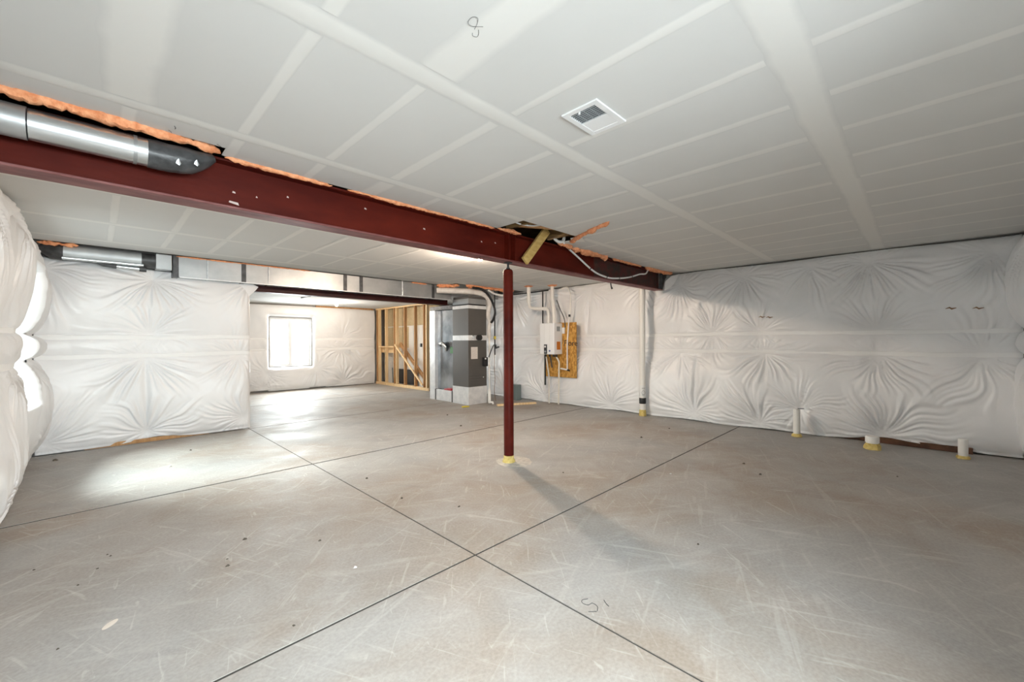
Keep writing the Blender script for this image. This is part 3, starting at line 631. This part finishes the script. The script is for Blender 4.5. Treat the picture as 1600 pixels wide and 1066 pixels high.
obj('drop', MB().tube(curve_pts([(6.22, 6.90, 2.34), (6.26, 6.90, 2.20), (6.20, 6.90, 1.98), (6.25, 6.89, 1.80), (6.22, 6.88, 1.62), (6.24, 6.88, 1.44)], 8), [.07] * 10 + [.062] * 10 + [.045] * 21, 14, jit=.05, rnd=rt), 'wrap', fx)
tag(obj('line_set', MB().tube(curve_pts([(5.72, 6.83, 2.53), (5.95, 6.80, 2.51), (6.14, 6.80, 2.40), (6.29, 6.80, 2.20), (6.34, 6.80, 2.02), (6.28, 6.80, 1.86), (6.22, 6.80, 1.79)], 8), .026, 12), 'black'), 'thick black insulated line curving beside the furnace top', 'pipe')
tag(obj('hanger_tube', MB().tube(curve_pts([(6.08, 6.74, 2.50), (6.25, 6.72, 2.43), (6.45, 6.70, 2.41), (6.60, 6.68, 2.43)], 6), .022, 10), 'pvc'), 'short white tube at the ceiling right of the furnace', 'pipe')
g = thing('gas_pipe', (6.44, 6.92, 1.0), 'vertical black gas pipe between the furnace and the post', 'pipe')
obj('riser', MB().tube([(6.44, 6.92, 1.06), (6.44, 6.92, 2.52)], .016, 10), 'black', g)
obj('yellow_union', MB().tube([(6.44, 6.92, 1.42), (6.44, 6.92, 1.49)], .030, 10), 'yellow', g)
obj('tee', MB().tube([(6.43, 6.88, 1.22), (6.56, 6.92, 1.24)], .022, 10), 'darkgrey', g)
obj('whip', MB().tube(curve_pts([(6.43, 6.88, 1.22), (6.36, 6.80, 1.29), (6.26, 6.78, 1.27), (6.14, 6.80, 1.02)], 6), .011, 8), 'darkgrey', g)
cd = thing('condensate_drain', (5.80, 6.42, 0), 'white condensate drain pipe standing in front of the furnace', 'pipe')
obj('pipe', MB().tube([(6.03, 6.66, .33), (6.03, 6.66, 1.02)], .014, 10), 'pvc', cd)
obj('trap', MB().lathe([(.028, .03), (.034, .06), (.034, .30), (.022, .33), (.018, .36)], (6.03, 6.66), 14), 'pvc', cd)
obj('outlet', MB().tube([(6.03, 6.66, .05), (6.06, 6.58, .05), (6.06, 6.58, .012)], .022, 10), 'pvc', cd)
obj('coupling', MB().lathe([(.020, .80), (.022, .81), (.022, .85), (.020, .86)], (6.03, 6.66), 12), 'cream', cd)
tag(obj('vent_tube', MB().tube([(6.215, 6.86, .30), (6.215, 6.86, 1.50)], .017, 10), 'cream'), 'cream plastic riser tube close to the furnace side', 'pipe')
tag(obj('brown_wire', MB().tube(curve_pts([(6.43, 6.92, 1.1), (6.41, 6.91, .8), (6.44, 6.92, .5), (6.40, 6.90, .25), (6.44, 6.90, .008)], 6), .006, 6), 'rustmark'), 'thin brown wire hanging below the gas pipe', 'wire')
tag(obj('floor_lumber', MB().bar((5.98, 6.36, .021), (6.78, 5.98, .021), .088, .038), 'lumber', bevel=.003), 'pine two by four lying on the floor behind the post', 'lumber')
tag(obj('grey_bin', MB().box((6.83, 6.62, .002), (7.0, 6.82, .36)), 'greybin', bevel=.012), 'blue grey bin half hidden behind the post by the wall', 'bin')
tag(obj('yellow_scrap', MB().tube([(5.33, 6.74, .018), (5.40, 6.70, .022), (5.48, 6.68, .016)], [.014, .02, .012], 8, jit=.2, rnd=rt), 'yellow'), 'yellow scrap on the floor before the furnace', 'scrap')

# ------------------------------------------------------------------ water heater station
ob = thing('strand_board', (7.04, 5.5, .60), 'orange brown strand board panel behind the water heater', 'board')
obj('panel', MB().box((7.035, 5.075, .595), (7.053, 5.945, 1.765)), 'osb', ob, bevel=.002)
vs, fs = text_mesh('Flore', .17)
obj('marker_writing', MB().add([(7.0335 - v_[2], 5.40 - v_[0], 1.27 + v_[1]) for v_ in vs], fs), 'black', ob)
wh = thing('water_heater', (6.90, 5.63, 1.09), 'white wall mounted tankless water heater on the strand board', 'water heater')
obj('case', MB().box((6.75, 5.435, 1.09), (7.034, 5.828, 1.752)), 'white', wh, bevel=.014)
for y in (5.56, 5.70): obj('front_rib', MB().box((6.7485, y - .003, 1.14), (6.752, y + .003, 1.73)), 'offw', wh)
cpn = obj('control_panel', MB().box((6.738, 5.625, 1.10), (6.752, 5.705, 1.30)), 'darkgrey', wh, bevel=.004)
obj('display', MB().box((6.735, 5.648, 1.235), (6.7385, 5.690, 1.275)), 'offw', cpn); obj('dial', MB().tube([(6.739, 5.665, 1.15), (6.730, 5.665, 1.15)], .022, 14), 'slat', cpn)
obj('badge', MB().tube([(6.752, 5.555, 1.165), (6.744, 5.555, 1.165)], .020, 12), 'bluebtn', wh)
obj('warning_label', MB().box((6.84, 5.4325, 1.19), (6.96, 5.4355, 1.36)), 'orange', wh); obj('data_plate', MB().box((6.84, 5.4325, 1.58), (6.95, 5.4355, 1.68)), 'slat', wh)
for y, x in ((5.76, 6.86), (5.66, 6.88), (5.55, 6.88), (5.49, 6.90)): obj('port', MB().tube([(x, y, 1.092), (x, y, 1.035)], .022, 10), 'black', wh)
obj('outlet_box', MB().box((7.0, 5.36, 1.53), (7.034, 5.425, 1.66)), 'offw', wh, bevel=.004)
p = thing('exhaust_vent', (6.83, 5.9, 1.75), 'white pvc vent pipe jogging from ceiling down to water heater', 'pipe')
obj('riser', MB().tube([(6.80, 6.19, 2.60), (6.80, 6.19, 2.28)], .042, 16), 'pvc', p)
obj('coupling', MB().tube([(6.80, 6.19, 2.36), (6.80, 6.19, 2.24)], .049, 16), 'pvc', p)
obj('jog', MB().tube(curve_pts([(6.80, 6.19, 2.26), (6.80, 6.17, 2.17), (6.80, 6.11, 2.11), (6.81, 5.98, 2.085), (6.83, 5.80, 2.075), (6.85, 5.70, 2.05), (6.86, 5.68, 1.95), (6.86, 5.68, 1.752)], 6), .036, 14), 'pvc', p)
obj('foam_collar', MB().tube([(6.80, 6.19, 2.602), (6.80, 6.19, 2.575)], [.11, .05], 14, jit=.2, rnd=rt), 'foam', p)
p = thing('intake_vent', (6.95, 5.6, 1.75), 'straight white pvc pipe from ceiling to the water heater top', 'pipe')
obj('riser', MB().tube([(7.06, 5.73, 2.60), (7.06, 5.73, 2.36), (6.92, 5.58, 2.05), (6.90, 5.555, 1.752)], .038, 16), 'pvc', p)
obj('coupling', MB().tube([(7.06, 5.73, 2.46), (7.06, 5.73, 2.36)], .047, 16), 'pvc', p)
obj('foam_collar', MB().tube([(7.06, 5.73, 2.602), (7.06, 5.73, 2.57)], [.12, .055], 14, jit=.2, rnd=rt), 'foam', p)
p = thing('black_gas_line', (7.1, 6.3, 2.5), 'black iron pipe along the wall top dropping behind water heater', 'pipe')
obj('run', MB().tube([(7.08, 7.1, 2.49), (7.08, 5.86, 2.50)], .016, 10), 'black', p); obj('drop', MB().tube([(7.08, 6.02, 2.50), (7.08, 6.02, 1.66)], .016, 10), 'black', p)
obj('drip_leg', MB().tube([(7.016, 5.905, 1.12), (7.016, 5.905, .40)], .018, 10), 'black', p)
tag(obj('copper_tube', MB().tube([(6.88, 5.76, 1.04), (6.90, 5.76, .95), (6.95, 5.74, .60), (6.95, 5.74, .02)], .016, 10), 'cream'), 'cream water tube under left of the water heater', 'pipe')
tag(obj('copper_tube', MB().tube(curve_pts([(6.90, 5.50, 1.04), (6.92, 5.44, .92), (6.94, 5.46, .76), (6.95, 5.47, .4), (6.95, 5.48, .02)], 6), .017, 10), 'cream'), 'cream water tube curving under right of the water heater', 'pipe')
tag(obj('drain_stub', MB().tube([(6.90, 5.66, 1.04), (6.92, 5.63, .80)], .014, 8), 'darkgrey'), 'short dark drain stub beneath the water heater', 'pipe')
p = thing('supply_line', (7.0, 5.3, .7), 'thin white supply pipe running down across strand board', 'pipe')
obj('loop', MB().tube(curve_pts([(7.10, 5.52, 2.50), (7.10, 5.36, 2.52), (7.05, 5.23, 2.35), (7.03, 5.22, 2.05), (7.01, 5.24, 1.86)], 6), .013, 10), 'pvc', p)
obj('down', MB().tube([(7.01, 5.24, 1.86), (7.01, 5.29, 1.3), (7.01, 5.29, .78)], .015, 10), 'pvc', p)
obj('elbow', MB().tube([(7.01, 5.29, .80), (7.01, 5.30, .765), (7.0, 5.46, .785)], .017, 10), 'pvc', p)
obj('clip', MB().tube([(7.02, 5.235, 1.88), (7.02, 5.235, 1.93)], .024, 8), 'black', p); obj('clip', MB().tube([(7.02, 5.24, .75), (7.02, 5.31, .76)], .020, 8), 'black', p)
tag(obj('power_wire', MB().tube(curve_pts([(6.95, 5.52, 2.25), (6.98, 5.45, 2.05), (7.0, 5.36, 1.85), (7.0, 5.33, 1.66)], 6), .010, 8), 'darkgrey'), 'dark power cord slanting to the outlet by the water heater', 'wire')

# ------------------------------------------------------------------ standpipe and stubs on the right
sp = thing('standpipe', (7.03, 3.60, 0), 'tall white standpipe against the right wall with black coupling', 'pipe')
obj('pipe', MB().lathe([(.052, .05), (.052, 2.20)], (7.03, 3.60), 20), 'pvc', sp)
obj('upper_coupling', MB().lathe([(.058, 2.12), (.058, 2.23), (.052, 2.60)], (7.03, 3.60), 20), 'pvc', sp)
obj('sleeve', MB().lathe([(.056, .36), (.058, .37), (.058, .55), (.056, .56)], (7.03, 3.60), 20), 'offw', sp)
obj('black_coupling', MB().lathe([(.057, .225), (.061, .23), (.061, .325), (.057, .33)], (7.03, 3.60), 20), 'black', sp)
obj('foam_base', MB().lathe([(.066, .002), (.064, .04), (.058, .10), (.053, .115)], (7.03, 3.60), 16), 'yfoam', sp)
ring = [(7.03 + .0595 * math.cos(a_), 3.60 + .0595 * math.sin(a_)) for a_ in (R(205), R(225), R(245))]
rg = []
for k in range(25):
    t = 6.283 * k / 24; an = R(222) + .50 * math.cos(t); rg.append((7.03 + .0595 * math.cos(an), 3.60 + .0595 * math.sin(an), .43 + .036 * math.sin(t)))
obj('printed_symbol', MB().tube(rg, .0022, 5), 'darkgrey', sp)
for zz in (.385, .50, .515): obj('printed_line', MB().tube([(7.03 + .0595 * math.cos(R(a_)), 3.60 + .0595 * math.sin(R(a_)), zz) for a_ in range(195, 252, 8)], .002, 5), 'darkgrey', sp)
def stub(x, y, r, zt, label, cap=False, base=.06, m='pvc'):
    t = thing('pipe_stub', (x, y, 0), label, 'pipe', 'white pipe stubs at the right wall')
    obj('pipe', MB().lathe([(r, .01), (r, zt - .012), (r * (1.0 if not cap else .97), zt - .004), (r * .8, zt)], (x, y), 18), m, t)
    if cap: obj('cap', MB().lathe([(r * 1.12, base + .01), (r * 1.14, base + .02), (r * 1.14, zt - .004), (r * 1.02, zt + .006)], (x, y), 18), m, t)
    rg_ = random.Random(int(x * 100)); obj('foam_base', MB().tube([(x, y, .002), (x, y, base * .6), (x, y, base)], [r * 1.45, r * 1.32, r * 1.08], 14, jit=.12, rnd=rg_), 'yfoam', t)
stub(7.02, 1.245, .042, .39, 'tallest white pipe stub by the right wall, yellow foam base', False, .045)
stub(6.87, .425, .062, .155, 'short wide capped white pipe stub with thick yellow foam', True, .075)
stub(7.03, -.355, .042, .225, 'short narrow white pipe stub near the right corner', False, .035)
t_ = tag(obj('white_hook', MB().tube([(7.06, 1.24, .395), (7.05, 1.16, .402)], .006, 6), 'darkgrey'), 'short dark nail beside the tallest pipe stub', 'nail')
for (y, z, x, nm) in ((1.72, 1.73, 7.235, 'brown stain tear in right blanket above the seam, by the beam end'), (1.62, 1.72, 7.235, 'second small brown tear beside the first on right blanket'), (-.28, 1.75, 7.32, 'brown tear high on right blanket near the corner'), (-.50, 1.74, 7.32, 'tiny brown tear nearest the corner on right blanket')):
    rg_ = random.Random(int(y * 99)); tag(obj('blanket_tear', MB().tube([(x, y + .05, z), (x - .01, y + .02, z + .012), (x - .008, y, z - .004), (x, y - .04, z + .006)], [.003, .008, .010, .003], 6, jit=.3, rnd=rg_), 'rustmark'), nm, 'tear')

# ------------------------------------------------------------------ stair framing in the far corner
sw = thing('stud_wall', (6.5, 11.1, 0), 'open pine stud wall with diagonal stringer under the far stairs', 'framing')
XS0, XS1 = 6.46, 6.55
obj('bottom_plate', MB().box((XS0, 9.62, .042), (XS1, 12.66, .082)), 'lumber', sw, bevel=.003); obj('sole_plate', MB().box((XS0, 9.62, .002), (XS1, 12.66, .042)), 'lumber', sw, bevel=.003)
obj('top_plate', MB().box((XS0, 9.62, 2.405), (XS1, 12.66, 2.446)), 'lumber', sw)
for y, wd, m_ in ((12.58, .05, 'lumberd'), (12.47, .04, 'lumber'), (12.03, .04, 'lumber'), (11.50, .04, 'lumberd'), (11.38, .04, 'lumber'), (10.90, .04, 'lumberd'), (10.34, .04, 'lumberd'), (9.88, .04, 'lumberd'), (9.74, .06, 'lumber')):
    obj('stud', MB().box((XS0, y - wd / 2, .082), (XS1, y + wd / 2, 2.405)), m_, sw, bevel=.002)
obj('header', MB().box((XS0 + .005, 11.52, 1.19), (XS1 - .005, 12.45, 1.23)), 'lumber', sw); obj('header_board', MB().box((XS1 + .02, 11.52, 1.02), (XS1 + .06, 12.60, 1.19)), 'lumber', sw)
obj('stringer', MB().bar((6.44, 11.40, 1.28), (6.44, 9.90, .15), .036, .05, up=(0, 1, 0)), 'lumber', sw, bevel=.003)
obj('stringer', MB().bar((6.60, 11.36, 1.31), (6.60, 9.86, .20), .05, .10, up=(0, 1, 0)), 'lumberd', sw, bevel=.003)
obj('outlet_box', MB().box((XS0 + .01, 10.02, 1.22), (XS0 + .06, 10.07, 1.32)), 'black', sw)
sb = struct(obj('wall_stair', MB().box((6.80, 9.62, 0), (6.92, 12.74, 1.18)), 'drywall'))
o = obj('sheathing', MB().box((6.82, 9.62, 1.18), (6.92, 12.74, 1.84)), 'beige', sb); obj('sheathing', MB().box((6.82, 9.62, 1.855), (6.92, 12.74, 2.44)), 'beige', sb); obj('seam_tape', MB().box((6.812, 9.62, 1.83), (6.8195, 12.74, 1.865)), 'drywall', sb)
obj('drywall_panel', MB().box((6.775, 9.62, .0), (6.798, 11.15, 1.84)), 'drywall', sb)
tag(obj('black_board', MB().bar((6.71, 11.85, .30), (6.71, 10.62, .30), .04, .44), 'black', bevel=.004), 'black sheet board standing behind the stair studs', 'board')
tag(obj('grey_strip', MB().bar((6.70, 11.96, .03), (6.70, 12.02, .53), .05, .02), 'slat', bevel=.002), 'narrow grey strip standing by the black panel', 'strip')
lad = thing('slotted_rail', (6.52, 9.58, 0), 'narrow black slotted rail next to the stair framing', 'rail')
for k in range(6): obj('slot_block', MB().box((6.49, 9.565, .05 + k * .18), (6.55, 9.605, .20 + k * .18)), 'darkgrey', lad)
obj('rail', MB().box((6.505, 9.575, .002), (6.535, 9.595, 1.15)), 'offw', lad)
# wood strip over the far blanket
struct(obj('trim_3', MB().box((4.6, 12.69, 2.405), (6.4, 12.77, 2.447)), 'lumberd'))
# partition end: wood pocket for the rear beam
tag(obj('beam_pocket', MB().box((1.60, 7.70, 2.19), (1.775, 7.88, 2.44)), 'lumberd', bevel=.004), 'brown wood blocking at the left end of the rear beam', 'blocking')
m = MB(); m.smooth = True; m.add([(1.60, 7.58, 2.30), (1.76, 7.57, 2.31), (1.83, 7.62, 2.22), (1.72, 7.60, 2.10), (1.62, 7.60, 2.14), (1.80, 7.72, 2.20), (1.86, 7.60, 2.27)], [(0, 1, 3, 4), (1, 2, 3), (2, 5, 3), (1, 6, 2)])
tag(obj('torn_plastic', m, 'vinyl'), 'torn white plastic corner at rear beam end on the partition', 'plastic')
tag(obj('wire_hook', MB().tube([(2.75, 7.83, 2.203), (2.66, 7.83, 2.185), (2.58, 7.83, 2.165)], [.004, .004, .014], 6), 'black'), 'small black wire hanging under rear beam', 'wire')

# ------------------------------------------------------------------ debris and pencil marks
rc = random.Random(21)
def chip(x, y, s_, m_, label, grp):
    mb = MB(); n = 6
    ring1 = [(x + s_ * .75 * rc.uniform(.6, 1.1) * math.cos(6.283 * k / n) * 1.5, y + s_ * rc.uniform(.5, 1) * math.sin(6.283 * k / n), .0005) for k in range(n)]
    ring2 = [(x + (a - x) * .55, y + (b - y) * .55, s_ * rc.uniform(.4, .8)) for a, b, c in ring1]
    mb.add(ring1 + ring2, [(k, (k + 1) % n, n + (k + 1) % n, n + k) for k in range(n)] + [tuple(range(n, 2 * n)), tuple(range(n - 1, -1, -1))])
    tag(obj('debris_chip', mb, m_), label, 'debris', grp)
big = [(.733, 3.357, .016, 'dark chip left of the foreground joints, largest of its cluster'), (.568, 3.035, .012, 'dark chip just before the largest left chip'), (1.092, 2.961, .011, 'dark chip between the left cluster and the joint crossing'),
       (1.918, 3.961, .016, 'dark sliver just right of the far joint crossing'), (1.89, 3.237, .013, 'dark chip beside the joint running to the near crossing'), (2.126, 2.732, .012, 'dark chip behind the near joint crossing'),
       (2.857, 1.065, .010, 'dark sliver on the open floor right of the handwriting'), (5.439, 2.808, .022, 'dark chip on the floor before the standpipe'), (6.292, 2.776, .018, 'dark chip close to the right blanket near standpipe'),
       (5.069, 1.394, .020, 'dark chip beyond the joint at right, farther of two'), (4.777, 1.16, .018, 'dark chip beyond the joint at right, nearer of two'), (5.655, .161, .012, 'dark chip before the short wide pipe stub'),
       (4.169, 5.298, .022, 'dark chip behind the post on the floor'), (4.609, 6.258, .020, 'dark chip on the floor before the furnace'), (-.335, 7.207, .026, 'dark chip in the corner under the left partition'), (.853, 6.617, .016, 'dark chip before the middle of the left partition'),
       (3.431, 2.648, .012, 'dark chip in front of the post foot'), (.674, 2.166, .008, 'dark speck left of the nearest joint at bottom')]
tiny = [(.586, 3.133), (.052, 3.761), (.066, 3.723), (.005, 3.572), (-.075, 3.409), (-.266, 3.83), (-.123, 2.763)]
for x, y, s_, lb in big: chip(x, y, s_, 'rock', lb, 'dark debris chips on the floor')
for x, y in tiny: chip(x, y, .007, 'rock', 'tiny dark debris speck on the left foreground floor', 'tiny debris specks on the left floor')
chip(1.112, 2.454, .013, 'pale_rock', 'white crumb on the floor left of the joint crossing', None)
chip(4.165, 1.826, .016, 'pale_rock', 'pale crumb on the floor right of the post', None)
chip(.575, 5.906, .020, 'pale_rock', 'pale crumb in the light patch by the left window', None)
mb = MB(); mb.add([(.047 + .036 * math.cos(6.283 * k / 14) * .62 + .02 * math.sin(6.283 * k / 14), 2.822 + .045 * math.sin(6.283 * k / 14) * .75, .001) for k in range(14)] + [(.047, 2.822, .003)], [(k, (k + 1) % 14, 14) for k in range(14)])
tag(obj('plaster_splat', mb, 'scuff'), 'pale oval plaster splat on the floor at lower left', 'splat')
def stroke(mb, pts, z, r=.0016): mb.tube(curve_pts([(a, b, z) for a, b in pts], 5), r, 4); return mb
fm = thing('pencil_marks', (1.81, 1.22, 0), 'dark handwritten mark scribbled on the foreground floor', 'marking')
obj('digit', stroke(MB(), [(1.845, 1.262), (1.815, 1.278), (1.795, 1.262), (1.802, 1.232), (1.83, 1.225), (1.825, 1.190), (1.795, 1.172)], .0012), 'pencil', fm)
obj('stroke', stroke(MB(), [(1.895, 1.195), (1.880, 1.175), (1.868, 1.150)], .0012, .0022), 'pencil', fm)
for dx in (0, .012): obj('tick', stroke(MB(), [(1.758 + dx, 1.200 - dx), (1.770 + dx, 1.190 - dx), (1.776 + dx, 1.182 - dx)], .0012), 'pencil', fm)
cm = thing('pencil_marks', (1.01, 1.215, H), 'handwritten pencil digit on the ceiling near top edge', 'marking')
obj('digit', stroke(MB(), [(1.045, 1.232), (1.035, 1.205), (1.018, 1.180), (1.000, 1.192), (1.005, 1.222), (1.028, 1.226), (1.060, 1.198)], H - .0028, .0008), 'pencil', cm)
obj('digit', stroke(MB(), [(1.052, 1.252), (1.062, 1.262), (1.078, 1.256), (1.072, 1.238), (1.058, 1.222)], H - .0028, .0008), 'pencil', cm)
for i, (a, b) in enumerate((((.318, 2.98), (.325, 3.02)), ((.30, 3.06), (.315, 3.085)), ((.53, 3.07), (.56, 3.10)))):
    tag(obj('pencil_tick', stroke(MB(), [a, ((a[0] + b[0]) / 2 + .004, (a[1] + b[1]) / 2), b], H - .0015, .0014), 'pencil'), ('upper pencil tick on the ceiling before the wrapped duct', 'lower pencil tick on ceiling touching the duct foam', 'pencil tick on ceiling by the tip of wrapped duct')[i], 'marking', 'pencil ticks above the duct')
